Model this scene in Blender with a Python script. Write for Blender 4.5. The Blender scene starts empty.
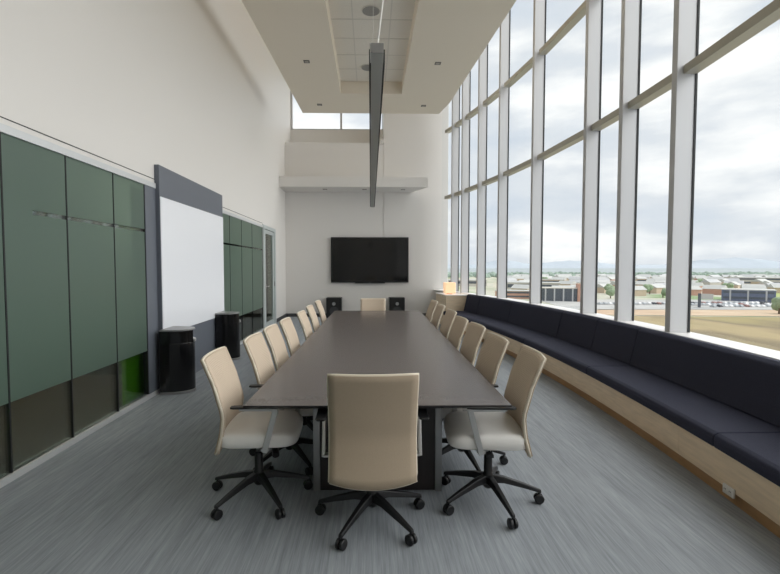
import bpy, bmesh, math, random
from mathutils import Vector, Matrix
R = math.radians
sc = bpy.context.scene
col = sc.collection

# ---------------------------------------------------------------- camera
cam_d = bpy.data.cameras.new('camera'); cam = bpy.data.objects.new('camera', cam_d); col.objects.link(cam)
cam.location = (0, 0, 1.5)
cam.rotation_euler = (R(90 - 2.545), 0, R(-1.273))
cam_d.sensor_width = 36; cam_d.lens = 36 * 450 / 780
cam_d.shift_x = 10 / 780
cam_d.clip_start = 0.05; cam_d.clip_end = 40000
sc.camera = cam
sc.view_settings.view_transform = 'Standard'; sc.view_settings.look = 'None'
sc.view_settings.gamma = 1; sc.view_settings.use_curve_mapping = False
sc.view_settings.exposure = 0.30
sc.cycles.max_bounces = 10; sc.cycles.diffuse_bounces = 8; sc.cycles.glossy_bounces = 4
sc.cycles.transparent_max_bounces = 16; sc.cycles.caustics_reflective = False; sc.cycles.caustics_refractive = False

# ---------------------------------------------------------------- world: overcast sky with broken cloud
SKY = .80
w = bpy.data.worlds.new('overcast_sky'); sc.world = w; w.use_nodes = True
nt = w.node_tree; nt.nodes.clear()
N = lambda t: nt.nodes.new(t)
tc = N('ShaderNodeTexCoord'); mp = N('ShaderNodeMapping'); mp.inputs['Scale'].default_value = (1.0, 1.0, 3.2)
nz = N('ShaderNodeTexNoise'); nz.inputs['Scale'].default_value = 3.2; nz.inputs['Detail'].default_value = 7; nz.inputs['Roughness'].default_value = .52
rp = N('ShaderNodeValToRGB')
rp.color_ramp.elements[0].position = .36; rp.color_ramp.elements[0].color = (.72, .79, .88, 1)
rp.color_ramp.elements[1].position = .64; rp.color_ramp.elements[1].color = (1.15, 1.15, 1.14, 1)
e = rp.color_ramp.elements.new(.5); e.color = (.84, .88, .93, 1)
bg = N('ShaderNodeBackground'); bg.inputs['Strength'].default_value = SKY
ow = N('ShaderNodeOutputWorld')
nt.links.new(tc.outputs['Generated'], mp.inputs[0]); nt.links.new(mp.outputs[0], nz.inputs['Vector'])
nt.links.new(nz.outputs['Fac'], rp.inputs[0]); nt.links.new(rp.outputs[0], bg.inputs[0]); nt.links.new(bg.outputs[0], ow.inputs[0])

# ---------------------------------------------------------------- added sun lamp: broad, soft extra skylight through the window wall
def sun(name, elev, az, strength, ang, color):
    d = bpy.data.lights.new(name, 'SUN'); o = bpy.data.objects.new(name, d); col.objects.link(o)
    d.energy = strength; d.angle = R(ang); d.color = color
    v = Vector((math.cos(R(elev)) * math.cos(R(az)), math.cos(R(elev)) * math.sin(R(az)), math.sin(R(elev))))
    o.rotation_euler = v.to_track_quat('Z', 'Y').to_euler(); o.location = v * 30
sun('sun_through_cloud', 32, -6, 3.7, 100, (1, .98, .95))

# ---------------------------------------------------------------- materials
def s2l(c):
    f = lambda v: v / 12.92 if v <= .04045 else ((v + .055) / 1.055) ** 2.4
    return tuple(f(v / 255) for v in c) + (1,)
def mat(name, rgb, rough=.6, metal=0., spec=.5, noise=None, bump=None, coat=0):
    """noise=(scale, amount, stretch xyz)   bump=(scale, strength, stretch)"""
    m = bpy.data.materials.new(name); m.use_nodes = True
    t = m.node_tree; b = t.nodes['Principled BSDF']
    c = s2l(rgb)
    b.inputs['Base Color'].default_value = c; b.inputs['Roughness'].default_value = rough
    b.inputs['Metallic'].default_value = metal; b.inputs['Specular IOR Level'].default_value = spec
    b.inputs['Coat Weight'].default_value = coat
    def coords(st):
        a = t.nodes.new('ShaderNodeTexCoord'); p = t.nodes.new('ShaderNodeMapping'); p.inputs['Scale'].default_value = st
        t.links.new(a.outputs['Object'], p.inputs[0]); return p
    if noise:
        s, am, st = noise
        p = coords(st); n = t.nodes.new('ShaderNodeTexNoise'); n.inputs['Scale'].default_value = s; n.inputs['Detail'].default_value = 5
        r = t.nodes.new('ShaderNodeValToRGB')
        r.color_ramp.elements[0].position = .3; r.color_ramp.elements[1].position = .7
        r.color_ramp.elements[0].color = tuple(v * (1 - am) for v in c[:3]) + (1,)
        r.color_ramp.elements[1].color = tuple(min(1, v * (1 + am)) for v in c[:3]) + (1,)
        t.links.new(p.outputs[0], n.inputs['Vector']); t.links.new(n.outputs['Fac'], r.inputs[0]); t.links.new(r.outputs[0], b.inputs['Base Color'])
    if bump:
        s, am, st = bump
        p = coords(st); n = t.nodes.new('ShaderNodeTexNoise'); n.inputs['Scale'].default_value = s
        u = t.nodes.new('ShaderNodeBump'); u.inputs['Strength'].default_value = am; u.inputs['Distance'].default_value = .01
        t.links.new(p.outputs[0], n.inputs['Vector']); t.links.new(n.outputs['Fac'], u.inputs['Height']); t.links.new(u.outputs[0], b.inputs['Normal'])
    return m
M = {}
M['wall'] = mat('white_paint', (219, 216, 212), .45, spec=.3)
M['slab'] = mat('warm_white_paint', (231, 221, 205), .8, spec=.2)
M['tile'] = mat('ceiling_tile', (232, 226, 216), .9, spec=.1, noise=(60, .04, (1, 1, 1)))
M['grid'] = mat('tile_grid', (216, 210, 200), .6)
M['mullion'] = mat('mullion_aluminium', (194, 194, 195), .42, metal=.25)
M['transom'] = mat('transom_aluminium', (180, 175, 161), .4, metal=.2)
M['gasket'] = mat('black_gasket', (30, 32, 34), .6)
M['sill'] = mat('white_sill', (236, 234, 232), .35)
M['railw'] = mat('satin_rail', (205, 207, 208), .35, metal=.3)
M['navy'] = mat('navy_upholstery', (52, 54, 69), .8, spec=.2, noise=(120, .12, (1, 1, 1)), bump=(300, .15, (1, 1, 1)))
M['maple'] = mat('maple_veneer', (228, 207, 178), .42, noise=(5, .09, (1, 1, 9)))
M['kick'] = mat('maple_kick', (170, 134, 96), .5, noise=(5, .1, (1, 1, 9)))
M['table'] = mat('dark_laminate', (88, 80, 77), .25, spec=.45, noise=(40, .05, (12, 1, 1)))
M['tedge'] = mat('black_edge', (32, 29, 29), .4)
M['ebony'] = mat('ebony_panel', (42, 37, 37), .45, noise=(8, .12, (6, 6, 1)))
M['alu'] = mat('brushed_aluminium', (158, 158, 158), .35, metal=.7)
M['chrome'] = mat('polished_aluminium', (200, 199, 197), .32, metal=.85)
M['blackp'] = mat('black_nylon', (24, 24, 26), .42)
M['padf'] = mat('tan_rib_cloth', (200, 183, 163), .8, spec=.2)
M['padb'] = mat('taupe_back_cloth', (168, 152, 132), .75, spec=.2, noise=(300, .06, (1, 1, 1)))
M['cream'] = mat('cream_piping', (216, 206, 188), .5)
M['seat'] = mat('off_white_vinyl', (236, 233, 228), .45, spec=.4)
M['grey_panel'] = mat('slate_laminate', (98, 103, 112), .45)
M['white_gloss'] = mat('white_marker_surface', (236, 238, 243), .25, spec=.5)
M['bin'] = mat('black_bin_metal', (14, 14, 16), .16, spec=.6)
M['black'] = mat('matt_black', (12, 12, 13), .6)
M['tv'] = mat('black_screen', (10, 10, 12), .08, spec=.6)
M['tvb'] = mat('black_bezel', (20, 20, 21), .35)
M['cone'] = mat('speaker_cone', (52, 52, 55), .5)
M['light'] = mat('pendant_metal', (186, 186, 182), .6, metal=0)
M['lightd'] = mat('pendant_dark_fin', (58, 57, 55), .5, metal=.4)
M['wire'] = mat('pale_cable', (225, 222, 215), .5)
M['frame'] = mat('door_frame_aluminium', (186, 194, 194), .4, metal=.3)
M['lime'] = mat('lime_paint', (128, 210, 34), .6)
M['darkwall'] = mat('dark_corridor_paint', (84, 84, 80), .7)
M['corr_floor'] = mat('brown_wood_floor', (88, 77, 68), .45, noise=(3, .25, (1, 8, 1)))
M['outlet'] = mat('outlet_plastic', (225, 225, 222), .4)
M['dimlens'] = mat('downlight_recess', (90, 86, 80), .5)
M['spk'] = mat('speaker_grille', (150, 147, 142), .7, noise=(200, .1, (1, 1, 1)))

# shade of the far table lamp glows a little
def glow(name, rgb, s):
    m = mat(name, rgb, .8); b = m.node_tree.nodes['Principled BSDF']
    b.inputs['Emission Color'].default_value = s2l(rgb); b.inputs['Emission Strength'].default_value = s; return m
M['shade'] = glow('peach_shade', (250, 205, 165), .55)
M['lens'] = mat('downlight_lens', (150, 144, 132), .3)
M['corr_lens'] = glow('corridor_light_lens', (255, 245, 230), 60)  # strong glow of the added corridor panels

# carpet: grey-blue loop with fine lengthwise streaks
def carpet():
    m = mat('streaked_carpet', (150,153,155), .92, spec=.1); t = m.node_tree; b = t.nodes['Principled BSDF']
    a = t.nodes.new('ShaderNodeTexCoord')
    outs = []
    for st, s in (((34, .9, 1), 1.6), ((9, 1.2, 1), 1.0), ((150, 6, 1), 1.0)):
        p = t.nodes.new('ShaderNodeMapping'); p.inputs['Scale'].default_value = st; p.inputs['Rotation'].default_value = (0, 0, R(-3))
        n = t.nodes.new('ShaderNodeTexNoise'); n.inputs['Scale'].default_value = s; n.inputs['Detail'].default_value = 4
        t.links.new(a.outputs['Object'], p.inputs[0]); t.links.new(p.outputs[0], n.inputs['Vector']); outs.append(n.outputs['Fac'])
    x = t.nodes.new('ShaderNodeMath'); x.operation = 'ADD'; y = t.nodes.new('ShaderNodeMath'); y.operation = 'ADD'
    t.links.new(outs[0], x.inputs[0]); t.links.new(outs[2], x.inputs[1]); t.links.new(x.outputs[0], y.inputs[0])
    h = t.nodes.new('ShaderNodeMath'); h.operation = 'MULTIPLY'; h.inputs[1].default_value = .6; t.links.new(outs[1], h.inputs[0]); t.links.new(h.outputs[0], y.inputs[1])
    r = t.nodes.new('ShaderNodeValToRGB'); mr = t.nodes.new('ShaderNodeMapRange'); mr.inputs[1].default_value = 1.0; mr.inputs[2].default_value = 1.6
    t.links.new(y.outputs[0], mr.inputs[0]); t.links.new(mr.outputs[0], r.inputs[0])
    r.color_ramp.elements[0].color = s2l((132, 137, 142)); r.color_ramp.elements[1].color = s2l((160, 165, 170))
    t.links.new(r.outputs[0], b.inputs['Base Color']); return m
M['carpet'] = carpet()

# horizontal ribs for the chair front cloth
def ribs(m):
    t = m.node_tree; b = t.nodes['Principled BSDF']
    a = t.nodes.new('ShaderNodeTexCoord'); wv = t.nodes.new('ShaderNodeTexWave'); wv.bands_direction = 'Z'; wv.inputs['Scale'].default_value = 28; wv.inputs['Distortion'].default_value = .3
    u = t.nodes.new('ShaderNodeBump'); u.inputs['Strength'].default_value = .35; u.inputs['Distance'].default_value = .006
    t.links.new(a.outputs['Object'], wv.inputs[0]); t.links.new(wv.outputs['Fac'], u.inputs['Height']); t.links.new(u.outputs[0], b.inputs['Normal'])
ribs(M['padf'])

def glassmat(name, tint, refl):
    m = bpy.data.materials.new(name); m.use_nodes = True; t = m.node_tree; t.nodes.clear()
    tr = t.nodes.new('ShaderNodeBsdfTransparent'); tr.inputs[0].default_value = tint + (1,)
    gl = t.nodes.new('ShaderNodeBsdfGlossy'); gl.inputs['Roughness'].default_value = .02
    fr = t.nodes.new('ShaderNodeFresnel'); fr.inputs['IOR'].default_value = 1.45
    mu = t.nodes.new('ShaderNodeMath'); mu.operation = 'MULTIPLY'; mu.inputs[1].default_value = refl
    mx = t.nodes.new('ShaderNodeMixShader'); o = t.nodes.new('ShaderNodeOutputMaterial')
    t.links.new(fr.outputs[0], mu.inputs[0]); t.links.new(mu.outputs[0], mx.inputs[0]); t.links.new(tr.outputs[0], mx.inputs[1]); t.links.new(gl.outputs[0], mx.inputs[2]); t.links.new(mx.outputs[0], o.inputs[0])
    return m
M['glass'] = glassmat('clear_glass', (.97, .98, .98), .04)
M['glass_dark'] = glassmat('tinted_glass', (.80, .86, .81), .8)

def frost():
    m = bpy.data.materials.new('frosted_film'); m.use_nodes = True; t = m.node_tree
    b = t.nodes['Principled BSDF']; b.inputs['Base Color'].default_value = s2l((94, 112, 101)); b.inputs['Roughness'].default_value = .28
    b.inputs['Specular IOR Level'].default_value = .5
    tl = t.nodes.new('ShaderNodeBsdfTranslucent'); tl.inputs[0].default_value = (.75, .85, .78, 1)
    mx = t.nodes.new('ShaderNodeMixShader'); mx.inputs[0].default_value = .28
    o = t.nodes['Material Output']
    t.links.new(b.outputs[0], mx.inputs[1]); t.links.new(tl.outputs[0], mx.inputs[2]); t.links.new(mx.outputs[0], o.inputs[0]); return m
M['frost'] = frost()

# ---------------------------------------------------------------- helpers
def tag(o, label=None, cat=None, group=None, kind=None):
    if label: o['label'] = label
    if cat: o['category'] = cat
    if group: o['group'] = group
    if kind: o['kind'] = kind
    return o
def empty(name, loc, rz=0, label=None, cat=None, group=None, kind=None):
    o = bpy.data.objects.new(name, None); col.objects.link(o); o.location = loc; o.rotation_euler = (0, 0, rz); o.empty_display_size = .1
    return tag(o, label, cat, group, kind)
class MB:
    def __init__(s): s.b = bmesh.new()
    def box(s, x0, y0, z0, x1, y1, z1, rot=None, piv=(0, 0, 0)):
        v = [s.b.verts.new((x, y, z)) for x in (x0, x1) for y in (y0, y1) for z in (z0, z1)]
        for f in ((0, 1, 3, 2), (4, 6, 7, 5), (0, 4, 5, 1), (2, 3, 7, 6), (0, 2, 6, 4), (1, 5, 7, 3)):
            s.b.faces.new([v[i] for i in f])
        if rot: bmesh.ops.rotate(s.b, verts=v, cent=piv, matrix=rot)
        return v
    def prism(s, pts, z0, z1):
        a = [s.b.verts.new((p[0], p[1], z0)) for p in pts]; c = [s.b.verts.new((p[0], p[1], z1)) for p in pts]
        s.b.faces.new(a[::-1]); s.b.faces.new(c); n = len(pts)
        for i in range(n): s.b.faces.new((a[i], a[(i + 1) % n], c[(i + 1) % n], c[i]))
        return a + c
    def loft(s, rings, cap=True):
        rr = [[s.b.verts.new(p) for p in r] for r in rings]; n = len(rr[0])
        for a, c in zip(rr, rr[1:]):
            for i in range(n): s.b.faces.new((a[i], a[(i + 1) % n], c[(i + 1) % n], c[i]))
        if cap: s.b.faces.new(rr[0][::-1]); s.b.faces.new(rr[-1])
    def tube(s, pts, r, n=10, cap=True):
        pts = [Vector(p) for p in pts]; rings = []
        rs = r if isinstance(r, (list, tuple)) else [r] * len(pts)
        for i, p in enumerate(pts):
            d = (pts[min(i + 1, len(pts) - 1)] - pts[max(i - 1, 0)]).normalized()
            u = d.cross(Vector((0, 0, 1)) if abs(d.z) < .95 else Vector((1, 0, 0))).normalized(); v = d.cross(u)
            rings.append([p + (u * math.cos(2 * math.pi * k / n) + v * math.sin(2 * math.pi * k / n)) * rs[i] for k in range(n)])
        s.loft(rings, cap)
    def lathe(s, prof, cx=0, cy=0, n=24):
        s.loft([[(cx + r * math.cos(2 * math.pi * k / n), cy + r * math.sin(2 * math.pi * k / n), z) for k in range(n)] for r, z in prof])
    def grid(s, fn, nu, nv):
        g = [[s.b.verts.new(fn(i / nu, j / nv)) for j in range(nv + 1)] for i in range(nu + 1)]
        for i in range(nu):
            for j in range(nv): s.b.faces.new((g[i][j], g[i + 1][j], g[i + 1][j + 1], g[i][j + 1]))
    def build(s, name, m, parent=None, bevel=0, smooth=False, seg=2, sub=0):
        bmesh.ops.recalc_face_normals(s.b, faces=s.b.faces)
        me = bpy.data.meshes.new(name); s.b.to_mesh(me); s.b.free()
        me.materials.append(M[m] if isinstance(m, str) else m)
        if smooth:
            for p in me.polygons: p.use_smooth = True
        o = bpy.data.objects.new(name, me); col.objects.link(o)
        if parent: o.parent = parent
        if bevel:
            k = o.modifiers.new('bevel', 'BEVEL'); k.width = bevel; k.segments = seg; k.limit_method = 'ANGLE'; k.angle_limit = R(40)
        if sub:
            k = o.modifiers.new('sub', 'SUBSURF'); k.levels = sub; k.render_levels = sub
        return o
def boxo(name, m, c, parent=None, bevel=0, **k):
    b = MB(); b.box(*c); return b.build(name, m, parent, bevel, **k)
def struct(o): o['kind'] = 'structure'; return o
kids = {}
def copy_tree(o, parent=None):
    c = o.copy(); col.objects.link(c); c.parent = parent
    for ch in [x for x in o.children]: copy_tree(ch, c)
    return c

# plan curve of the bowed window wall (front of the bench)
def xf(y): return 2.24 + .0537 * (y - 2.46) - .01838 * (y - 2.46) * (y - 5.72)
def sweep(prof, y0, y1, name, m, parent=None, step=.25, bevel=0, smooth=False, gap=0):
    """prof = closed list of (offset, z)"""
    y0 += gap; y1 -= gap
    n = max(1, round((y1 - y0) / step)); b = MB()
    b.loft([[(xf(y0 + (y1 - y0) * i / n) + o, y0 + (y1 - y0) * i / n, z) for o, z in prof] for i in range(n + 1)])
    return b.build(name, m, parent, bevel, smooth)
def rect(o0, o1, z0, z1): return [(o0, z0), (o1, z0), (o1, z1), (o0, z1)]

YB, YR, ZC, XL = 13.6, -3.5, 7.6, -2.53
# ================================================================ structure
b = MB()
ys = [YR - .1 + i * .5 for i in range(36)] + [YB + 1.3]
b.prism([(XL, YR - .1)] + [(xf(y) + .95, y) for y in ys] + [(XL, YB + 1.3)], -.12, 0)
struct(b.build('floor', 'carpet'))
# left wall: solid above the glass, behind the whiteboard and past the door
GT = 2.47
b = MB()
b.box(XL - .2, YR, GT, XL, YB + 1.2, ZC)
b.box(XL - .2, 5.34, 0, XL, 7.66, GT)
b.box(XL - .2, 12.1, 0, XL, YB + 1.2, GT)
b.box(XL - .2, YR - .1, 0, XL, YR + .15, GT)
struct(b.build('wall_left', 'wall'))
# far wall with its stepped upper recess
b = MB()
b.box(XL, YB, 0, .42, 14.65, 5.2)
struct(b.build('wall_back', 'wall', bevel=.004))
b = MB(); b.box(.42, YB - .012, 0, 2.35, 14.65, ZC)
struct(b.build('wall_back_right', 'wall', bevel=.004))
b = MB(); b.box(XL, 14.65, 0, 2.5, 14.8, 5.88); b.box(.46, 14.65, 5.88, 2.5, 14.8, ZC)
struct(b.build('wall_clerestory', 'wall'))
b = MB(); b.box(.30, 13.3, 5.16, .42, 13.6, 5.24)
struct(b.build('trim_1', 'wall'))
# wall behind the camera
boxo('wall_front', 'wall', (XL - .2, YR - .25, -.1, 3.2, YR, ZC))['kind'] = 'structure'
b = MB(); ysc = [YR - .25 + i * (13.85 + .25 - YR - .1) / 30 for i in range(31)]
b.prism([(XL - .2, ysc[0])] + [(xf(y) + .96, y) for y in ysc] + [(2.5, 14.85), (XL - .2, 14.85)], ZC, ZC + .2)
struct(b.build('ceiling_upper', 'slab'))
sweep(rect(.94, 1.06, -.6, .80), YR, 13.75, 'wall_right', 'wall')['kind'] = 'structure'
sweep(rect(.70, .96, .785, .82), YR, 13.58, 'trim_2', 'sill', bevel=.004)['kind'] = 'structure'
# baseboard on the far wall and left of it
b = MB(); b.box(XL, YB - .015, 0, 2.1, YB, .10); b.box(XL, 12.1, 0, XL + .015, YB, .10)
struct(b.build('baseboard_back', mat('dark_baseboard', (70, 70, 72), .6)))

# dropped ceiling slab with the long tiled recess
TX0, TX1, TY1 = -.625, .69, 9.9
TY0 = TY1 - 20 * .61
def slx0(y): return -1.63 - (11.15 - y) * .0366
def slx1(y): return min(1.777 + (11.15 - y) * .0600, xf(y) - .15)
b = MB()
zs0, zs1 = 5.24, 5.75
ysl = [11.15 - i * .75 for i in range(19)] + [YR]
L = [(slx0(y), y) for y in ysl]; Rr = [(slx1(y), y) for y in ysl]
for i in range(len(ysl) - 1):
    ya, yb = ysl[i], ysl[i + 1]
    for segs in ([(L[i], L[i + 1]), ((TX0, ya), (TX0, yb))], [((TX1, ya), (TX1, yb)), (Rr[i], Rr[i + 1])]):
        (p, q), (s_, t_) = segs
        vs = b.prism([p, s_, t_, q], zs0, zs1)
vs = b.prism([(TX0, 11.15), (TX1, 11.15), (TX1, TY1), (TX0, TY1)], zs0, zs1)
vs = b.prism([(TX0, TY0), (TX1, TY0), (TX1, YR), (TX0, YR)], zs0, zs1)
bmesh.ops.remove_doubles(b.b, verts=b.b.verts, dist=.0005)
# drop the inner faces left between neighbouring blocks
cnt = {}
for f in b.b.faces: cnt.setdefault(tuple(sorted(v.index for v in f.verts)), []).append(f)
b.b.verts.index_update(); cnt = {}
for f in b.b.faces: cnt.setdefault(tuple(sorted(v.index for v in f.verts)), []).append(f)
bmesh.ops.delete(b.b, geom=[f for fs in cnt.values() if len(fs) > 1 for f in fs], context='FACES')
struct(b.build('ceiling', 'slab'))
b = MB(); b.box(TX0 - .02, TY0 - .02, 5.5, TX1 + .02, TY1 + .02, 5.56)
tiles = struct(b.build('ceiling_tiles', 'tile'))
b = MB()
for x in (-.275, .335): b.box(x - .010, TY0, 5.494, x + .010, TY1, 5.4995)
for k in range(1, 20): b.box(TX0, TY1 - k * .61 - .010, 5.494, TX1, TY1 - k * .61 + .010, 5.4995)
struct(b.build('trim_3', 'grid'))

# bulkhead shelf on the far wall
b = MB(); b.prism([(XL, 12.7), (1.63, 12.7), (1.25, YB), (XL, YB)], 3.735, 4.02)
struct(b.build('trim_4', 'wall', bevel=.004))

# window wall: one window per bay
MY = [-3.3, -2.2, -1.1, 0, 1.2, 2.4, 4.64, 5.64, 6.53, 8.30, 9.78, 10.86, 11.80, 12.42, 13.58]
TR = [(.86, None), (3.5, 1), (5.38, 1), (7.5, None)]
wn = 0
def fac_normal(y):
    dx = xf(y + .01) - xf(y - .01); return math.atan2(-dx, .02)
for i in range(len(MY) - 1):
    y0, y1 = MY[i], MY[i + 1]; wn += 1
    g = MB(); n = max(1, round((y1 - y0) / .5))
    for k in range(n):
        ya, yb = y0 + (y1 - y0) * k / n, y0 + (y1 - y0) * (k + 1) / n
    g.prism([(xf(y0) + .922, y0), (xf(y1) + .922, y1), (xf(y1) + .93, y1), (xf(y0) + .93, y0)], .80, ZC)
    g = struct(g.build('window_%d' % wn, 'glass'))
    # mullion at the near side of the bay: deep box, dark gasket beside the glass
    m = MB(); m.box(.715, -.042, .80, .925, .042, ZC)
    mo = m.build('mullion', 'mullion', g, bevel=.004)
    mo.location = (xf(y0), y0, 0); mo.rotation_euler = (0, 0, fac_normal(y0) * .5)
    k = MB(); k.box(.90, -.051, .82, .9215, -.0425, ZC - .02); k.box(.90, .0425, .82, .9215, .051, ZC - .02)
    ko = k.build('gasket', 'gasket', mo)
    for z in (3.5, 5.38, 7.45):
        t = MB(); h = .044; y1 = min(y1, 13.1)
        t.prism([(xf(y0) + .785, y0 + .036), (xf(y1) + .785, y1 - .036), (xf(y1) + .918, y1 - .036), (xf(y0) + .918, y0 + .036)], z - h, z + h)
        t.build('transom', 'transom', g, bevel=.003)
b = MB(); b.box(2.02, 13.56, .8, 2.34, 13.587, ZC); b.b.free()

# clerestory window in the far recess
wn += 1
cw = struct(boxo('window_%d' % wn, 'glass', (XL, 14.70, 5.88, .46, 14.712, ZC)))
b = MB()
for x in (-2.50, -.92, .43): b.box(x - .03, 14.66, 5.9, x + .03, 14.74, ZC)
b.box(XL, 14.66, 5.88, .46, 14.74, 5.92)
b.build('frame', 'mullion', cw)

# glazed partition on the left
def glazed(y0, y1, parent_name, slit=True):
    g = struct(boxo(parent_name, 'glass_dark', (XL - .012, y0 + .004, .05, XL, y1 - .004, GT - .05)))
    f = MB(); x = XL + .0015
    for a, c in ((.55, 1.892), (1.925, GT - .05)):
        f.box(XL + .001, y0 + .008, a, XL + .004, y1 - .008, c)
    if y0 < 3.45: f.box(XL + .001, y0 + .008, 1.892, XL + .004, min(y1 - .008, 3.45), 1.925)
    f.build('frosted_film', 'frost', g)
    j = MB(); j.box(XL - .014, y1 - .006, .05, XL + .008, y1 + .006, GT - .05); j.build('joint', 'gasket', g)
    return g
ys = [5.13, 4.52, 3.83, 3.17]
while ys[-1] > YR + .3: ys.append(ys[-1] - .67)
for a, c in zip(ys[1:], ys): wn += 1; glazed(a, c, 'window_%d' % wn)
ys2 = [7.66, 8.19, 8.94, 9.73, 10.64]
for a, c in zip(ys2, ys2[1:]): wn += 1; glazed(a, c, 'window_%d' % wn)
for n_, a, c in (('trim_7', YR, 5.383), ('trim_8', 7.66, 10.72)):
    b = MB(); b.box(XL - .05, a, 0, XL + .025, c, .05); b.box(XL - .05, a, GT - .05, XL + .02, c, GT + .01)
    struct(b.build(n_, 'railw', bevel=.003))
    b = MB(); b.box(XL, a, GT + .055, XL + .004, c, GT + .062); struct(b.build(n_ + '1', 'gasket'))  # dark strip put in as the shadow line above the rail
struct(boxo('trim_9', 'grey_panel', (XL - .05, 5.135, .05, XL + .012, 5.384, GT - .05)))
# door in the partition
d = struct(boxo('door_1', 'glass_dark', (XL - .02, 10.95, .12, XL - .01, 11.75, GT - .12)))
b = MB()
for (a, c, z0, z1) in ((10.68, 10.80, 0, GT + .03), (11.90, 12.05, 0, GT + .03), (10.80, 11.90, GT - .06, GT + .03)): b.box(XL - .05, a, z0, XL + .03, c, z1)
b.build('door_frame', 'frame', d, bevel=.003)
b = MB()
for (a, c, z0, z1) in ((10.81, 10.95, .01, GT - .07), (11.75, 11.89, .01, GT - .07), (10.95, 11.75, .01, .14), (10.95, 11.75, GT - .16, GT - .07)): b.box(XL - .03, a, z0, XL + .012, c, z1)
b.build('door_leaf', 'frame', d, bevel=.003)
b = MB(); b.box(XL + .012, 10.86, .98, XL + .03, 10.90, 1.08); b.tube([(XL + .03, 10.88, 1.03), (XL + .07, 10.88, 1.03), (XL + .07, 11.02, 1.03)], .009)
b.build('door_handle', 'chrome', d)
boxo('hinge', 'alu', (XL + .012, 11.87, 1.0, XL + .036, 11.91, 1.12), d)

# corridor behind the partition
struct(boxo('floor_corridor', 'corr_floor', (-6.0, YR, -.12, XL - .2, YB + 1.3, -.001)))
struct(boxo('floor_threshold', 'corr_floor', (XL - .2, YR, -.12, XL, YB + 1.3, -.002)))
struct(boxo('wall_corridor', 'darkwall', (-6.15, YR, 0, -6.0, YB + 1.3, 2.9)))
b = MB(); b.box(-6.0, YR - .15, 0, XL - .2, YR, 2.9); b.box(-6.0, YB + 1.2, 0, XL - .2, YB + 1.35, 2.9); b.box(-6.0, 6.3, 0, XL - .2, 6.42, 2.9)
struct(b.build('wall_corridor_end', 'darkwall'))
struct(boxo('ceiling_corridor', 'slab', (-6.1, YR - .1, 2.9, XL - .2, YB + 1.3, 3.0)))
struct(boxo('wall_lime', 'lime', (-2.67, 4.86, 0, -2.63, 5.28, 2.4)))
struct(boxo('wall_lime_near', 'lime', (-3.05, .6, 0, -2.98, 3.3, 2.9)))
for i, (y, e) in enumerate(((2.2, 45), (5.0, 30), (9.3, 45))):  # unseen glowing panels added to light the corridor and the film from behind
    t = empty('corridor_light', (-4.4 if i != 1 else -3.9, y, 2.9), 0, ['square ceiling light behind the frosted partition, nearest the camera', 'square ceiling light behind the frosted partition, beside the lime wall', 'square ceiling light behind the far frosted partition'][i], 'ceiling light')
    boxo('housing', 'railw', (-.3, -.3, -.04, .3, .3, 0), t); boxo('diffuser', 'corr_lens', (-.27, -.27, -.05, .27, .27, -.04), t)

# ================================================================ bench along the window
bench = empty('window_bench', (xf(4), 4, 0), 0, 'long curved maple bench with navy upholstery running under the window wall', 'bench')
def onb(o): o.parent = bench; o.matrix_parent_inverse = Matrix.Translation((-xf(4), -4, 0)); return o
BY0, BY1 = YR + .02, 11.15
for a, c in ((BY0, -.6), (-.6, 1.3), (1.3, 3.3), (3.3, 5.3), (5.3, 7.3), (7.3, 9.3), (9.3, BY1)):
    onb(sweep(rect(.012, .64, .085, .305), a, c, 'front_panel', 'maple', gap=.0015))
onb(sweep(rect(.035, .60, 0, .083), BY0, BY1, 'toe_kick', 'kick'))
seatp = [(-.015, .31), (.60, .31), (.60, .405), (.02, .405), (-.008, .392), (-.018, .365)]
for a, c in ((BY0, -1.1), (-1.1, .9), (.9, 2.88), (2.88, 4.88), (4.88, 6.86), (6.86, 8.80), (8.8, BY1)):
    onb(sweep(seatp, a, c, 'seat_cushion', 'navy', gap=.004, bevel=.008))
backp = [(.485, .407), (.605, .407), (.695, .45), (.695, .79), (.665, .825), (.61, .825), (.575, .80), (.515, .52)]
for a, c in ((BY0, -1.1), (-1.1, .9), (.9, 2.88), (2.88, 4.92), (4.92, 5.82), (5.82, 6.85), (6.85, 8.80), (8.80, 10.39), (10.39, BY1)):
    onb(sweep(backp, a, c, 'back_cushion', 'navy', gap=.004, bevel=.012))
# maple block at its far end
e = empty('end_cabinet', (2.1, 11.6, 0), 0, 'maple veneer cabinet block closing the far end of the bench', 'cabinet')
b = MB(); b.prism([(1.90 - 2.1, 11.18 - 11.6), (xf(11.18) + .69 - 2.1, 11.18 - 11.6), (xf(12.2) + .69 - 2.1, .6), (1.80 - 2.1, .6)], 0, .78)
b.build('body', 'maple', e, bevel=.004)
b = MB(); b.prism([(1.885 - 2.1, -.44), (xf(11.18) + .695 - 2.1, -.44), (xf(12.2) + .695 - 2.1, .62), (1.785 - 2.1, .62)], .781, .80)
b.build('top', 'sill', e, bevel=.003)
t = empty('table_lamp', (2.06, 11.62, .8), 0, 'small lamp with square peach shade on the cabinet at the bench end', 'lamp')
b = MB(); b.lathe([(.07, 0.001), (.07, .012), (.012, .016), (.012, .05)], n=20); b.build('base', 'alu', t)
b = MB(); b.box(-.14, -.14, .02, .14, .14, .30); b.build('shade', 'shade', t, bevel=.02)
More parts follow.
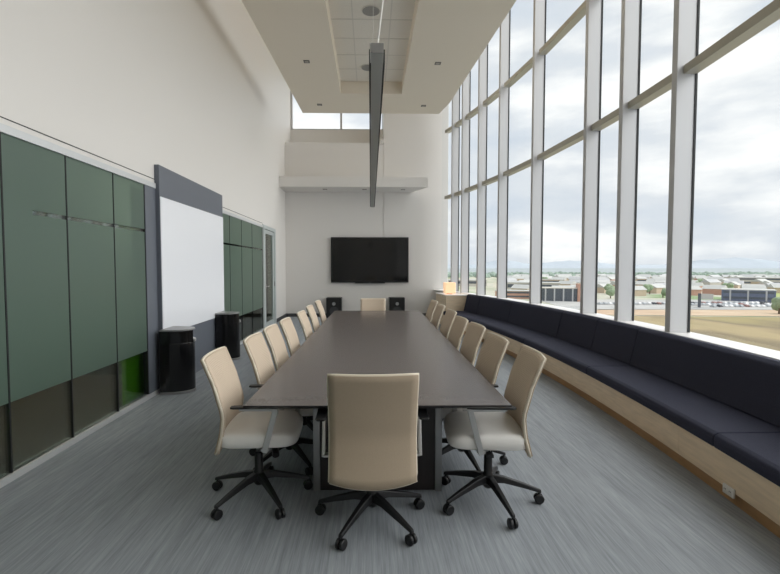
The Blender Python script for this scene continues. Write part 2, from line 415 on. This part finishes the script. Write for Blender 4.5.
# power outlet in the toe area of the bench
t = power = empty('power_outlet', (xf(2.74) + .002, 2.74, .085), R(-3), 'white double power outlet low on the bench front', 'power outlet')
b = MB(); b.box(-.008, -.06, -.038, .004, .06, .038); b.build('plate', 'outlet', t, bevel=.002)
for s in (-1, 1):
    b = MB(); b.box(-.011, s * .028 - .018, -.02, -.008, s * .028 + .018, .02); so = b.build('socket', 'outlet', t)
    b = MB()
    for q in (-.007, .007): b.box(-.0125, s * .028 + q - .0015, -.002, -.011, s * .028 + q + .0015, .010)
    b.build('slot', 'black', so)
power.scale = (1, .78, .78)

# ================================================================ conference table
TYAW = -math.atan(.083 / 5.35)
tc0 = (.0835, 5.125)
tb = empty('conference_table', (tc0[0], tc0[1], 0), TYAW, 'long dark brown conference table in the middle of the room', 'table')
HW, HL = .738, 2.685
b = MB()
b.loft([[(sx * (HW - i_), sy * (HL - i_), z) for sx, sy in ((-1, -1), (1, -1), (1, 1), (-1, 1))] for i_, z in ((.0, .7395), (.0, .74))])
b.build('table_top', 'table', tb)
b = MB()
b.loft([[(sx * (HW - i_), sy * (HL - i_), z) for sx, sy in ((-1, -1), (1, -1), (1, 1), (-1, 1))] for i_, z in ((.035, .712), (.0, .730), (.0, .7393))])
b.build('edge_band', 'tedge', tb)
for y, hw in ((-2.14, .43), (0.02, .27), (2.33, .44)):
    b = MB(); b.box(-hw + .045, y - .02, 0, hw - .045, y + .03, .711); pn = b.build('pedestal_panel', 'ebony', tb)
    for s in (-1, 1):
        b = MB(); b.box(s * hw - .0225 * (1 + s), y - .035, 0, s * hw + .0225 * (1 - s), y + .045, .711); b.build('end_post', 'alu', pn, bevel=.003)
b = MB(); b.box(-.05, -2.13, .45, .05, 2.30, .711); b.build('spine_beam', 'ebony', tb)

# ================================================================ chairs
def prof(v):      # rearward offset, height of the back along its height
    P = [(0, -.205, .388), (.2, -.175, .50), (.40, -.163, .62), (.7, -.212, .80), (1, -.278, .965)]
    for (a, y0, z0), (c, y1, z1) in zip(P, P[1:]):
        if v <= c: k = (v - a) / (c - a); return y0 + (y1 - y0) * k, z0 + (z1 - z0) * k
    return P[-1][1:]
def bk(u, v, off=0.):
    x = (u * 2 - 1); y, z = prof(v)
    wd = .225 - .002 * v
    sag = .027 * (1 - x * x)
    return (x * wd, y - sag + off, z - .028 * (1 - x * x) * max(0, 1 - v / .15))
def make_chair():
    root = empty('office_chair', (0, 0, 0))
    b = MB(); b.grid(lambda u, v: bk(u, v, .013), 12, 16); o = b.build('back_pad', 'padf', root, smooth=True)
    k = o.modifiers.new('s', 'SOLIDIFY'); k.thickness = .012; k.offset = 0
    b = MB(); b.grid(lambda u, v: bk(u, v, -.004), 12, 16); o = b.build('back_shell', 'padb', root, smooth=True)
    k = o.modifiers.new('s', 'SOLIDIFY'); k.thickness = .014; k.offset = 0
    b = MB(); path = [bk(0, j / 16, .004) for j in range(17)] + [bk(i / 12, 1, .004) for i in range(1, 13)] + [bk(1, 1 - j / 16, .004) for j in range(1, 17)] + [bk(1 - i / 12, 0, .004) for i in range(1, 12)]
    path.append(path[0]); b.tube(path, .0085, 8); b.build('piping', 'cream', root, smooth=True)
    # seat: rounded block with waterfall front
    b = MB()
    ring = []
    for z, ins in ((.418, .015), (.427, .0), (.49, -.003), (.504, .006), (.511, .025)):
        r = []
        for k in range(40):
            a = 2 * math.pi * k / 40; ca, sa = math.cos(a), math.sin(a)
            ex = .38 if sa > 0 else .25
            px = math.copysign(abs(ca) ** ex, ca) * (.235 - ins); py = math.copysign(abs(sa) ** ex, sa) * (.232 - ins) + .04
            dz = -.035 * max(0, (py - .17) / .12) ** 2 if z > .43 else -.0
            r.append((px, py, z + dz))
        ring.append(r)
    b.loft(ring); b.build('seat', 'seat', root, smooth=True)
    b = MB(); b.box(-.12, -.09, .38, .12, .16, .424); b.box(-.035, -.205, .39, .035, -.09, .41); b.build('mechanism', 'blackp', root, bevel=.008)
    b = MB(); b.tube([(-.10, .02, .40), (-.21, .03, .395)], .006); b.box(-.25, .015, .385, -.20, .055, .402); b.build('lever', 'blackp', root)
    b = MB(); b.tube([(.09, .12, .385), (.17, .14, .35)], .022, 12); b.build('tension_knob', 'blackp', root)
    b = MB(); b.lathe([(.016, .31), (.016, .38)], n=16); b.build('gas_lift', 'chrome', root, smooth=True)
    b = MB(); b.lathe([(.024, .09), (.034, .105), (.038, .17), (.027, .19), (.026, .30), (.022, .31)], n=20); b.build('base_hub', 'blackp', root, smooth=True)
    for s in (-1, 1):
        # blade support: slanting flat bar, foot under the seat, flat top bar
        b = MB()
        X = s * .242
        def bar(p, q, w, th):
            p, q = Vector(p), Vector(q); d = (q - p).normalized(); sd = Vector((1, 0, 0)); n_ = d.cross(sd).normalized()
            b.loft([[c + sd * th * i_ + n_ * w * j_ for i_, j_ in ((-.5, -.5), (.5, -.5), (.5, .5), (-.5, .5))] for c in (p, q)])
        bar((X, .085, .40), (X, .155, .668), .034, .018)
        bar((X, .165, .662), (X, -.06, .668), .016, .020)
        b.box(min(X, s * .11), .06, .405, max(X, s * .11) , .11, .418)
        a = b.build('armrest', 'chrome', root, bevel=.003)
        b = MB(); b.loft([[(X + dx * w_, y, z) for dx, z in ((-1, .674), (1, .674), (1, .687), (-1, .687))] for y, w_ in ((-.11, .016), (-.09, .024), (.14, .026), (.175, .020))])
        b.build('arm_pad', 'blackp', a, bevel=.004)
    leg0 = None
    for k in range(5):
        if leg0 is None:
            b = MB(); b.loft([[(x, dy * hw, z + dz) for dy, dz in ((-1, -.5 * h), (1, -.5 * h), (.7, .5 * h), (-.7, .5 * h))] for x, hw, z, h in ((.02, .026, .152, .05), (.10, .023, .145, .038), (.23, .018, .110, .028), (.332, .013, .078, .020))])
            leg = b.build('leg', 'blackp', root, bevel=.004)
            b = MB()
            for s in (-1, 1):
                n_ = 18; b.loft([[(.32 + math.cos(2 * math.pi * q / n_) * r_, s * y, .031 + math.sin(2 * math.pi * q / n_) * r_) for q in range(n_)] for y, r_ in ((.005, .028), (.009, .030), (.019, .030), (.023, .026))])
            b.tube([(.32, 0, .03), (.32, 0, .075)], .006); b.tube([(.32, -.022, .031), (.32, .022, .031)], .012)
            b.build('caster', 'blackp', leg, smooth=False)
            leg0 = leg
        else:
            leg = copy_tree(leg0, root)
        leg.rotation_euler = (0, 0, k * 2 * math.pi / 5)
        leg['slot'] = k
    return root
chair0 = make_chair(); used = [False]
def place(x, y, rz, star, label, group=None, fwd=0., sz=1.):
    o = chair0 if not used[0] else copy_tree(chair0); used[0] = True
    o.location = (x, y, 0); o.rotation_euler = (0, 0, rz); o.scale = (1, 1, sz)
    for ch in o.children:
        if ch.name.split('.')[0] in ('leg', 'base_hub', 'gas_lift', 'mechanism', 'tension_knob', 'lever'): ch.location = (0, fwd, 0)
        if ch.name.startswith('armrest'): ch.scale = (1.16 if fwd else 1, 1, 1)
        if ch.name.startswith('leg'): ch.rotation_euler = (0, 0, R(star) - rz + ch['slot'] * 2 * math.pi / 5)
    tag(o, label, 'chair', group); return o
G1, G2 = 'office chairs on the left side of the table', 'office chairs on the window side of the table'
place(.012, 2.49, R(0.8), 95, 'tan office chair at the near end of the table, its back to the viewer', 'office chairs at the table ends', fwd=.115)
ordn = ['first', 'second', 'third', 'fourth', 'fifth', 'sixth', 'seventh']
Lp = [(-1.0, 2.68), (-.90, 3.235), (-.885, 3.775), (-.858, 4.325), (-.813, 5.08), (-.826, 5.90), (-.818, 6.80)]
Rp = [(1.03, 2.60), (.975, 3.17), (.99, 3.87), (.958, 4.42), (.996, 5.21), (.993, 6.0), (1.01, 6.78)]
for i, (x, y) in enumerate(Lp):
    lab = 'tan office chair nearest the viewer on the glass partition side of the table' if i == 0 else 'tan office chair, %s from the viewer along the partition side of the table' % ordn[i]
    if i == 6: lab = 'tan office chair farthest from the viewer on the partition side of the table'
    place(x + .275, y + .215, R(-90 + (2 if i == 0 else 0)), 90, lab, G1, sz=.982 if i == 0 else 1)
for i, (x, y) in enumerate(Rp):
    lab = 'tan office chair nearest the viewer on the window side of the table' if i == 0 else 'tan office chair, %s from the viewer along the window side of the table' % ordn[i]
    if i == 6: lab = 'tan office chair farthest from the viewer on the window side of the table'
    place(x - .275, y + .215, R(90 + (-4 if i == 0 else 2)), 65 if i < 2 else 90, lab, G2)
place(.055, 7.98, R(180), 90, 'tan office chair at the far end of the table, facing the viewer', 'office chairs at the table ends', sz=.95)
for o in bpy.data.objects:
    if 'slot' in o: del o['slot']

# ================================================================ whiteboard panel and bins
XW = -2.465
wb = empty('whiteboard', (XL, 6.33, 0), 0, 'tall slate grey wall panel with a large white marker board surface', 'whiteboard')
b = MB(); b.box(.001, 5.385 - 6.33, 0, .058, 7.655 - 6.33, 2.70); b.build('backing_panel', 'grey_panel', wb, bevel=.003)
b = MB(); b.box(.0585, 5.395 - 6.33, .69, .065, 7.65 - 6.33, 2.33); b.build('writing_surface', 'white_gloss', wb)

def make_bin():
    root = empty('litter_bin', (0, 0, 0))
    # half-oval body; local +x points into the room, the back is flat against the panel
    def out(s=1., a0=-90, a1=90, n=24, rx=.33, ry=.19):
        return [(s * rx * max(0, math.cos(R(a0 + (a1 - a0) * i / n))) ** .8, s * ry * math.sin(R(a0 + (a1 - a0) * i / n))) for i in range(n + 1)]
    o = out()
    b = MB(); b.prism([(p[0] + .004, p[1]) for p in o], .03, .60); b.build('body', 'bin', root, bevel=.004)
    # upper hood: solid except for the opening cut on the far side of the curve
    h = out(1, -90, -6); b = MB(); b.prism([(p[0] + .004, p[1]) for p in h] + [(.2, .0), (.004, .0)], .6005, .745); b.build('hood', 'bin', root, bevel=.003)
    b = MB(); b.prism([(.004, .001), (.12, .001), (.12, .16), (.004, .175)], .6005, .745); b.build('opening', 'black', root)
    b = MB(); b.prism([(p[0] + .004, p[1]) for p in out(1.02)], .7455, .765); b.build('cap', 'alu', root, bevel=.004)
    b = MB(); b.prism([(p[0] + .004, p[1]) for p in out(1.02)], 0, .0295); b.build('base_ring', 'alu', root, bevel=.003)
    lip = [(p[0] + .004, p[1]) for p in out(1.05, -5, 60)]; b = MB(); b.prism(lip + [(.125, .16), (.17, .01)], .6005, .635); b.build('ashtray_lip', 'chrome', root, bevel=.006)
    return root
bn = make_bin(); bn.location = (XW + .002, 5.46, 0); tag(bn, 'black half round litter bin at the near edge of the whiteboard panel', 'bin', 'litter bins by the whiteboard')
b2 = copy_tree(bn); b2.location = (XW + .002, 7.36, 0); tag(b2, 'black half round litter bin at the far edge of the whiteboard panel', 'bin', 'litter bins by the whiteboard')

# ================================================================ far wall: screen and loudspeakers
t = empty('television', (-.005, YB - .012, 1.71), 0, 'large black flat television mounted on the far wall', 'television')
b = MB(); b.box(-1.165, -.075, -.675, 1.165, -.012, .68); b.build('housing', 'tvb', t, bevel=.006)
b = MB(); b.box(-1.125, -.078, -.625, 1.125, -.0755, .645); b.build('screen', 'tv', t)
b = MB(); b.box(-.45, -.085, -.70, .45, -.04, -.676); b.build('soundbar', 'tvb', t)
b = MB(); b.box(-.03, -.088, -.693, .03, -.0855, -.683); b.build('badge', 'alu', t)
b = MB(); b.box(-.3, -.0115, -.25, .3, -.0005, .25); b.build('wall_bracket', 'black', t)
def speaker(x, label):
    t = empty('loudspeaker', (x, YB - .24, 0), 0, label, 'loudspeaker', 'loudspeakers under the television')
    b = MB(); b.box(-.225, -.18, 0, .225, .20, .60); b.build('cabinet', 'tvb', t, bevel=.01)
    b = MB(); b.box(-.19, -.184, .04, .19, -.1805, .565); b.build('baffle', 'black', t)
    def disc(cx, cz, r, nm, m):
        b = MB(); n_ = 24; b.loft([[(cx + math.cos(2 * math.pi * q / n_) * r_, y, cz + math.sin(2 * math.pi * q / n_) * r_) for q in range(n_)] for y, r_ in ((-.1845, r), (-.194, r), (-.194, r * .85), (-.186, r * .35), (-.19, .002))]); return b.build(nm, m, t, smooth=False)
    disc(0, .21, .13, 'woofer', 'cone'); disc(.0, .42, .05, 'tweeter', 'alu')
    return t
speaker(-1.06, 'black loudspeaker on the floor left of the far chair'); speaker(.80, 'black loudspeaker on the floor right of the far chair')

# ================================================================ pendant light
PXn, PY0, PY1, PZ = .036, 2.25, 7.95, 2.545
pt = empty('pendant_light', (PXn + .004, 5.1, PZ), R(-.06), 'long slim grey linear pendant hanging above the table', 'pendant light')
ln = (PY1 - PY0) / 2
b = MB(); b.box(-.030, -ln, 0, .030, ln, .045); b.build('channel', 'light', pt, bevel=.002)
for s in (-1, 1):
    b = MB(); b.box(s * .031, -ln + .12, .006, s * .041, ln - .02, .075); b.build('side_fin', 'lightd', pt)
b = MB(); b.box(-.031, -ln - .006, -.001, .031, -ln - .0005, .046); b.build('end_cap', 'alu', pt)
b = MB(); b.box(-.037, -ln, .004, -.0305, -ln + .115, .05); b.build('side_lens', 'outlet', pt)
b = MB(); b.tube([(0, -ln + .03, .045), (.12, -ln + .0, 1.0), (.36, -ln, 2.948)], .005, 6); b.build('suspension_cable', 'wire', pt)
for yy in (0.3, ln - .15):
    b = MB(); b.tube([(0, yy, .045), (0, yy, 2.93)], .0022, 6); b.build('suspension_cable', 'wire', pt)

# ================================================================ downlights, ceiling loudspeakers
def downlight(x, y, z, label, group, e, s=.055):
    t = empty('downlight', (x, y, z), 0, label, 'ceiling light', group)
    b = MB(); b.box(-s, -s, -.006, s, s, 0); b.build('trim_ring', 'dimlens', t)
    b = MB(); b.box(-s * .6, -s * .6, -.008, s * .6, s * .6, -.0062); b.build('lens', 'lens', t)
    if e:
        l = bpy.data.lights.new('lamp', 'SPOT'); l.energy = e; l.spot_size = R(95); l.spot_blend = .8; l.shadow_soft_size = .06; l.color = (1, .86, .66)
        lo = bpy.data.objects.new('lamp', l); col.objects.link(lo); lo.parent = t; lo.location = (0, 0, -.03)
DL = 0
G3 = 'small square downlights in the dropped ceiling'
for x, y, lb in ((-1.15, 8.4, 'small square downlight in the dropped ceiling, left of the recess'), (-1.158, 10.58, 'small square downlight near the left far corner of the dropped ceiling'),
                 (1.25, 8.42, 'small square downlight in the dropped ceiling, right of the recess'), (1.246, 10.6, 'small square downlight near the right far corner of the dropped ceiling')):
    downlight(x, y, 5.24, lb, G3, DL)
for x, lb in ((-1.293, 'leftmost downlight under the far wall bulkhead'), (-.156, 'middle downlight under the far wall bulkhead'), (.956, 'rightmost downlight under the far wall bulkhead')):
    downlight(x, 13.1, 3.735, lb, 'downlights under the far bulkhead', 0, .06)
for y, lb in ((7.2, 'round grille of the nearer ceiling speaker in the tiled recess'), (9.2, 'round grille of the farther ceiling speaker in the tiled recess')):
    t = empty('ceiling_speaker', (.02 if y < 8 else -.03, y, 5.4935), 0, lb, 'ceiling speaker', 'round ceiling speakers in the recess')
    b = MB(); b.lathe([(.15, 0), (.15, -.008), (.14, -.010)], n=32); b.build('bezel', 'grid', t)
    b = MB(); b.lathe([(.135, -.0102), (.133, -.014)], n=32); b.build('grille', 'spk', t)

# ================================================================ outside
Z0 = -24.
def gmat(name, cols, scale, st=(1, 1, 1), det=6):
    m = bpy.data.materials.new(name); m.use_nodes = True; t = m.node_tree; b = t.nodes['Principled BSDF']; b.inputs['Roughness'].default_value = .95; b.inputs['Specular IOR Level'].default_value = .1
    a = t.nodes.new('ShaderNodeTexCoord'); p = t.nodes.new('ShaderNodeMapping'); p.inputs['Scale'].default_value = st
    n = t.nodes.new('ShaderNodeTexNoise'); n.inputs['Scale'].default_value = scale; n.inputs['Detail'].default_value = det
    r = t.nodes.new('ShaderNodeValToRGB'); els = r.color_ramp.elements
    els[0].position = .35; els[0].color = s2l(cols[0]); els[1].position = .65; els[1].color = s2l(cols[-1])
    for i, c in enumerate(cols[1:-1]): q = els.new(.35 + .3 * (i + 1) / (len(cols) - 1)); q.color = s2l(c)
    t.links.new(a.outputs['Object'], p.inputs[0]); t.links.new(p.outputs[0], n.inputs['Vector']); t.links.new(n.outputs['Fac'], r.inputs[0]); t.links.new(r.outputs[0], b.inputs['Base Color']); return m
G = {'plain': gmat('town_plain', [(150, 160, 128), (178, 178, 158), (196, 192, 178), (140, 158, 120)], .012),
     'field': gmat('dry_field', [(150, 138, 106), (168, 152, 118), (132, 120, 98), (158, 146, 108)], .02, (1, .4, 1)),
     'lot': gmat('asphalt_lot', [(170, 170, 168), (192, 190, 186)], .05), 'dirt': gmat('bare_earth', [(206, 186, 160), (190, 164, 140)], .03),
     'grass': gmat('park_grass', [(158, 172, 110), (180, 184, 130)], .03), 'far': gmat('hazy_plain', [(160, 168, 170), (174, 180, 181)], .002),  # far plain: distance haze painted into its pale colour
     'hill': gmat('hazy_hill', [(176, 185, 193), (184, 191, 198)], .0005)}  # hills: pale blue-grey colour stands in for haze
def pr_(px): return (px - 370) / 450.     # X/Y ratio seen in a column of the view
def patch(name, pts, m, dz, th=.1):
    b = MB(); b.prism(pts, Z0 + dz - th, Z0 + dz); o = b.build(name, m); o['kind'] = 'structure'; return o
patch('ground_plain', [(-100, 20), (1600, 20), (1600, 1500), (-100, 1500)], G['plain'], 0, 1)
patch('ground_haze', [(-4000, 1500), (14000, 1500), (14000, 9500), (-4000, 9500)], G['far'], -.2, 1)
patch('ground_field', [(20, 40), (330, 60), (330, 205), (190, 222), (110, 232), (40, 236)], G['field'], .3)
patch('ground_dirt', [(110, 236), (190, 228), (330, 214), (420, 240), (330, 262), (120, 262)], G['dirt'], .25)
patch('ground_lot', [(120, 268), (420, 262), (460, 330), (130, 350)], G['lot'], .2)
patch('ground_grass', [(60, 280), (118, 280), (118, 335), (70, 335)], G['grass'], .35)
patch('ground_lawn', [(300, 350), (560, 330), (600, 420), (330, 430)], G['grass'], .3)
patch('ground_road', [(60, 262), (130, 264), (430, 248), (430, 254), (130, 271), (60, 270)], G['lot'], .45)

random.seed(4)
B = {k: mat(k, c, r_) for k, c, r_ in (('navy_cladding', (96, 106, 128), .3), ('brick_cladding', (190, 150, 132), .8), ('white_roof', (188, 188, 184), .7), ('pale_wall', (196, 191, 182), .8), ('dark_glazing', (86, 92, 100), .2), ('tan_wall', (196, 178, 156), .8), ('metal_roof', (184, 184, 184), .6))}
def building(x, y, w_, d_, h, rz, wall, roof, label, bands=0, fins=0):
    t = empty('building', (x, y, Z0), rz, label, 'building')
    b = MB(); b.box(-w_ / 2, -d_ / 2, 0, w_ / 2, d_ / 2, h); b.build('walls', B[wall], t)
    b = MB(); b.box(-w_ / 2 - .4, -d_ / 2 - .4, h, w_ / 2 + .4, d_ / 2 + .4, h + .6); b.build('roof', B[roof], t)
    for k in range(bands):
        z = h * (k + .45) / bands; b = MB(); b.box(-w_ / 2 + 1, -d_ / 2 - .15, z, w_ / 2 - 1, -d_ / 2 - .02, z + h / bands * .4); b.build('window_band', B['dark_glazing'], t)
    for k in range(fins):
        xx = -w_ / 2 + w_ * (k + .5) / fins; b = MB(); b.box(xx - .5, -d_ / 2 - .4, 0, xx + .5, -d_ / 2 - .16, h); b.build('pier', B['metal_roof'], t)
    return t
building(284, 332, 31, 20, 8.3, R(-38), 'navy_cladding', 'white_roof', 'long low navy clad building beyond the car park', 2, 3)
bb = building(143, 338, 25, 16, 9.5, R(-20), 'dark_glazing', 'pale_wall', 'glazed office building with a brick stair tower seen past the bench', 3, 4)
b = MB(); b.box(12.6, -9, 0, 18, 6, 13); b.build('stair_tower', B['brick_cladding'], bb)
building(118, 365, 30, 14, 6, R(-15), 'brick_cladding', 'white_roof', 'low brick building left of the glazed office building', 2)
building(172, 470, 52, 26, 9, R(-22), 'pale_wall', 'white_roof', 'white roofed warehouse behind the glazed office building', 1)
building(330, 560, 70, 26, 7, R(-35), 'pale_wall', 'white_roof', 'long white shed behind the navy building', 1)
building(420, 640, 60, 20, 8, R(-35), 'tan_wall', 'metal_roof', 'tan shed far behind the navy building', 1)
building(250, 620, 40, 20, 8, R(-30), 'tan_wall', 'white_roof', 'tan block in the middle distance between two mullions', 1)
building(560, 640, 60, 30, 10, R(-40), 'pale_wall', 'white_roof', 'pale block at the right edge of the distant town', 2)
building(130, 600, 50, 20, 8, R(-10), 'pale_wall', 'metal_roof', 'pale shed with metal roof far beyond the low brick building', 1)
hb = []
for wl in ('pale_wall', 'tan_wall', 'brick_cladding'):
    t = empty('house', (0, 0, Z0)); b = MB(); b.box(-6, -4.5, 0, 6, 4.5, 4); b.build('walls', B[wl], t)
    b = MB(); b.loft([[(x, -5, 4.01), (x, 5, 4.01), (x, 0, 6.6)] for x in (-6.4, 6.4)]); b.build('roof', B['white_roof' if wl != 'pale_wall' else 'metal_roof'], t)
    hb.append(t)
hs = []; hused = set()
for i in range(900):
    if len(hs) >= 90: break
    px = random.choice([random.uniform(508, 534), random.uniform(543, 584), random.uniform(600, 620), random.uniform(637, 670), random.uniform(692, 790)]); Y = random.uniform(380, 900); X = Y * pr_(px)
    if all((X - q[0]) ** 2 + (Y - q[1]) ** 2 > 900 for q in hs) and all((X - o.location.x) ** 2 + (Y - o.location.y) ** 2 > 2300 for o in bpy.data.objects if o.name.startswith('building')): hs.append((X, Y))
for i, (X, Y) in enumerate(hs):
    c = i % 3; o = hb[c] if c not in hused else copy_tree(hb[c]); hused.add(c)
    o.location = (X, Y, Z0); o.rotation_euler = (0, 0, random.uniform(-1, 1)); q = 1 + Y / 1200; o.scale = (q, q, q)
    kd = ['pale walled', 'tan walled', 'brick walled'][c]; tag(o, 'small %s house in the distant town below the windows' % kd, 'house', '%s houses of the distant town' % kd)
# roadside screen sign
t = empty('roadside_sign', (208, 276, Z0), R(-38), 'white roadside sign on a dark post by the car park', 'sign')
b = MB(); b.box(-2.6, -.5, 0, -1.0, .5, 9); b.build('post', B['dark_glazing'], t)
b = MB(); b.box(-.9, -.4, 5.5, 5.2, .4, 8.8); b.build('face', B['white_roof'], t)
# cars
CC = [mat('car_' + n_, c, .3) for n_, c in (('white', (235, 235, 235)), ('silver', (180, 184, 188)), ('dark', (60, 64, 72)), ('red', (150, 110, 104)))]
cb = []
for m in CC:
    b = MB(); b.box(-2.2, -.9, .3, 2.2, .9, .95); b.loft([[(-1.6, -.85, .951), (1.1, -.85, .951), (1.1, .85, .951), (-1.6, .85, .951)], [(-1.2, -.7, 1.5), (.6, -.7, 1.5), (.6, .7, 1.5), (-1.2, .7, 1.5)]])
    for sx in (-1.4, 1.4):
        for sy in (-.8, .8): b.tube([(sx, sy - .1, .33), (sx, sy + .1, .33)], .33, 10)
    me = b.build('parked_car', m); cb.append(me)
first = set()
for i in range(64):
    row, k = divmod(i, 16)
    if row == 0 and k < 5: continue
    px = 692 + k * 5.6 + random.uniform(-.4, .4) if row < 3 else 603 + k * 5
    Y = (280, 292, 304, 300)[row] + random.uniform(-1, 1); X = Y * pr_(px)
    c = random.choice([0, 0, 1, 1, 2, 3]); o = cb[c] if c not in first else cb[c].copy()
    if c in first: col.objects.link(o)
    first.add(c)
    o.location = (X, Y, Z0 + .2); o.rotation_euler = (0, 0, R(90 + random.uniform(-3, 3)))
    tag(o, 'small %s car among those parked in the lot far below the windows' % ['white', 'silver', 'dark', 'red'][c], 'car', '%s cars parked in the lot' % ['white', 'silver', 'dark', 'red'][c])
for c in range(4):
    if c not in first: bpy.data.objects.remove(cb[c])
# trees
tm = gmat('tree_leaves', [(132, 150, 122), (152, 166, 138)], .5); tk = mat('tree_bark', (96, 80, 66), .9)  # leaf colours paled to stand in for distance haze
def blob(b, cx, cy, cz, r, n=9, m_=6):
    rings = [[(cx + math.cos(2 * math.pi * q / n) * math.sin(math.pi * (j + .5) / m_) * r * random.uniform(.85, 1.15), cy + math.sin(2 * math.pi * q / n) * math.sin(math.pi * (j + .5) / m_) * r * random.uniform(.85, 1.15), cz - math.cos(math.pi * (j + .5) / m_) * r) for q in range(n)] for j in range(m_)]
    b.loft(rings)
def tree0():
    t = empty('tree', (0, 0, 0)); b = MB()
    for q in range(6): blob(b, random.uniform(-1.6, 1.6), random.uniform(-1.6, 1.6), 4.5 + random.uniform(-1.4, 1.6), random.uniform(1.4, 2.2))
    b.build('crown', tm, t); b = MB(); b.tube([(0, 0, 0), (.1, 0, 2), (0, .1, 4)], [.35, .25, .18], 8); b.build('trunk', tk, t); return t
tr = [tree0() for _ in range(3)]; seen = [False] * 3
spots = [(789, 236, 1.3)]
for i in range(110):
    spots.append((random.choice([random.uniform(512, 532), random.uniform(545, 582), random.uniform(601, 618), random.uniform(638, 668), random.uniform(692, 778)]), random.uniform(360, 900), random.uniform(.9, 1.6)))
okp = []
for px, Y, s in spots:
    if all((Y * pr_(px) - q[1] * pr_(q[0])) ** 2 + (Y - q[1]) ** 2 > 150 for q in okp) and all((Y * pr_(px) - o.location.x) ** 2 + (Y - o.location.y) ** 2 > 1900 for o in bpy.data.objects if o.name.startswith('building')) and all((Y * pr_(px) - q[0]) ** 2 + (Y - q[1]) ** 2 > 420 for q in hs) and not (Y < 345 and px > 590 and s != 1.3): okp.append((px, Y, s))
for i, (px, Y, s) in enumerate(okp):
    c = i % 3; o = tr[c] if not seen[c] else copy_tree(tr[c]); seen[c] = True
    o.location = (Y * pr_(px), Y, Z0); o.scale = (s * 1.2, s * 1.2, s); o.rotation_euler = (0, 0, random.uniform(0, 6))
    if i == 0: tag(o, 'rounded green tree at the right edge of the view beyond the brown field', 'tree')
    else: tag(o, 'small green tree scattered across the distant town below the windows', 'tree', 'trees scattered over the distant town')
# belt of woodland at the edge of the plain: nobody could count its trees
b = MB()
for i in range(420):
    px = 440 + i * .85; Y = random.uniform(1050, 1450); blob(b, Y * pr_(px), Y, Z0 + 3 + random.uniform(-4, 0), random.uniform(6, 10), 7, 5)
tag(b.build('woodland', gmat('far_leaves', [(146, 162, 150), (158, 172, 160)], .02)), 'dark green belt of woodland along the edge of the distant plain', 'woodland', kind='stuff')  # woodland green lightened, haze painted into the leaves
# low mountains on the horizon
def ridge(Y, hs, name, label):
    b = MB(); n = len(hs) - 1; a = []
    for i, (px, h) in enumerate(hs): a.append((Y * pr_(px), h))
    def P(u, v):
        f = u * n; i = min(int(f), n - 1); k = f - i; k = k * k * (3 - 2 * k)
        x = a[i][0] + (a[i + 1][0] - a[i][0]) * (f - i); h = a[i][1] + (a[i + 1][1] - a[i][1]) * k
        h *= 1 + .06 * math.sin(u * 61) + .04 * math.sin(u * 143 + 1)
        return (x, Y + v * 1800, Z0 - 2 + (h - Z0) * math.sin(math.pi * min(.999, v)) ** .7)
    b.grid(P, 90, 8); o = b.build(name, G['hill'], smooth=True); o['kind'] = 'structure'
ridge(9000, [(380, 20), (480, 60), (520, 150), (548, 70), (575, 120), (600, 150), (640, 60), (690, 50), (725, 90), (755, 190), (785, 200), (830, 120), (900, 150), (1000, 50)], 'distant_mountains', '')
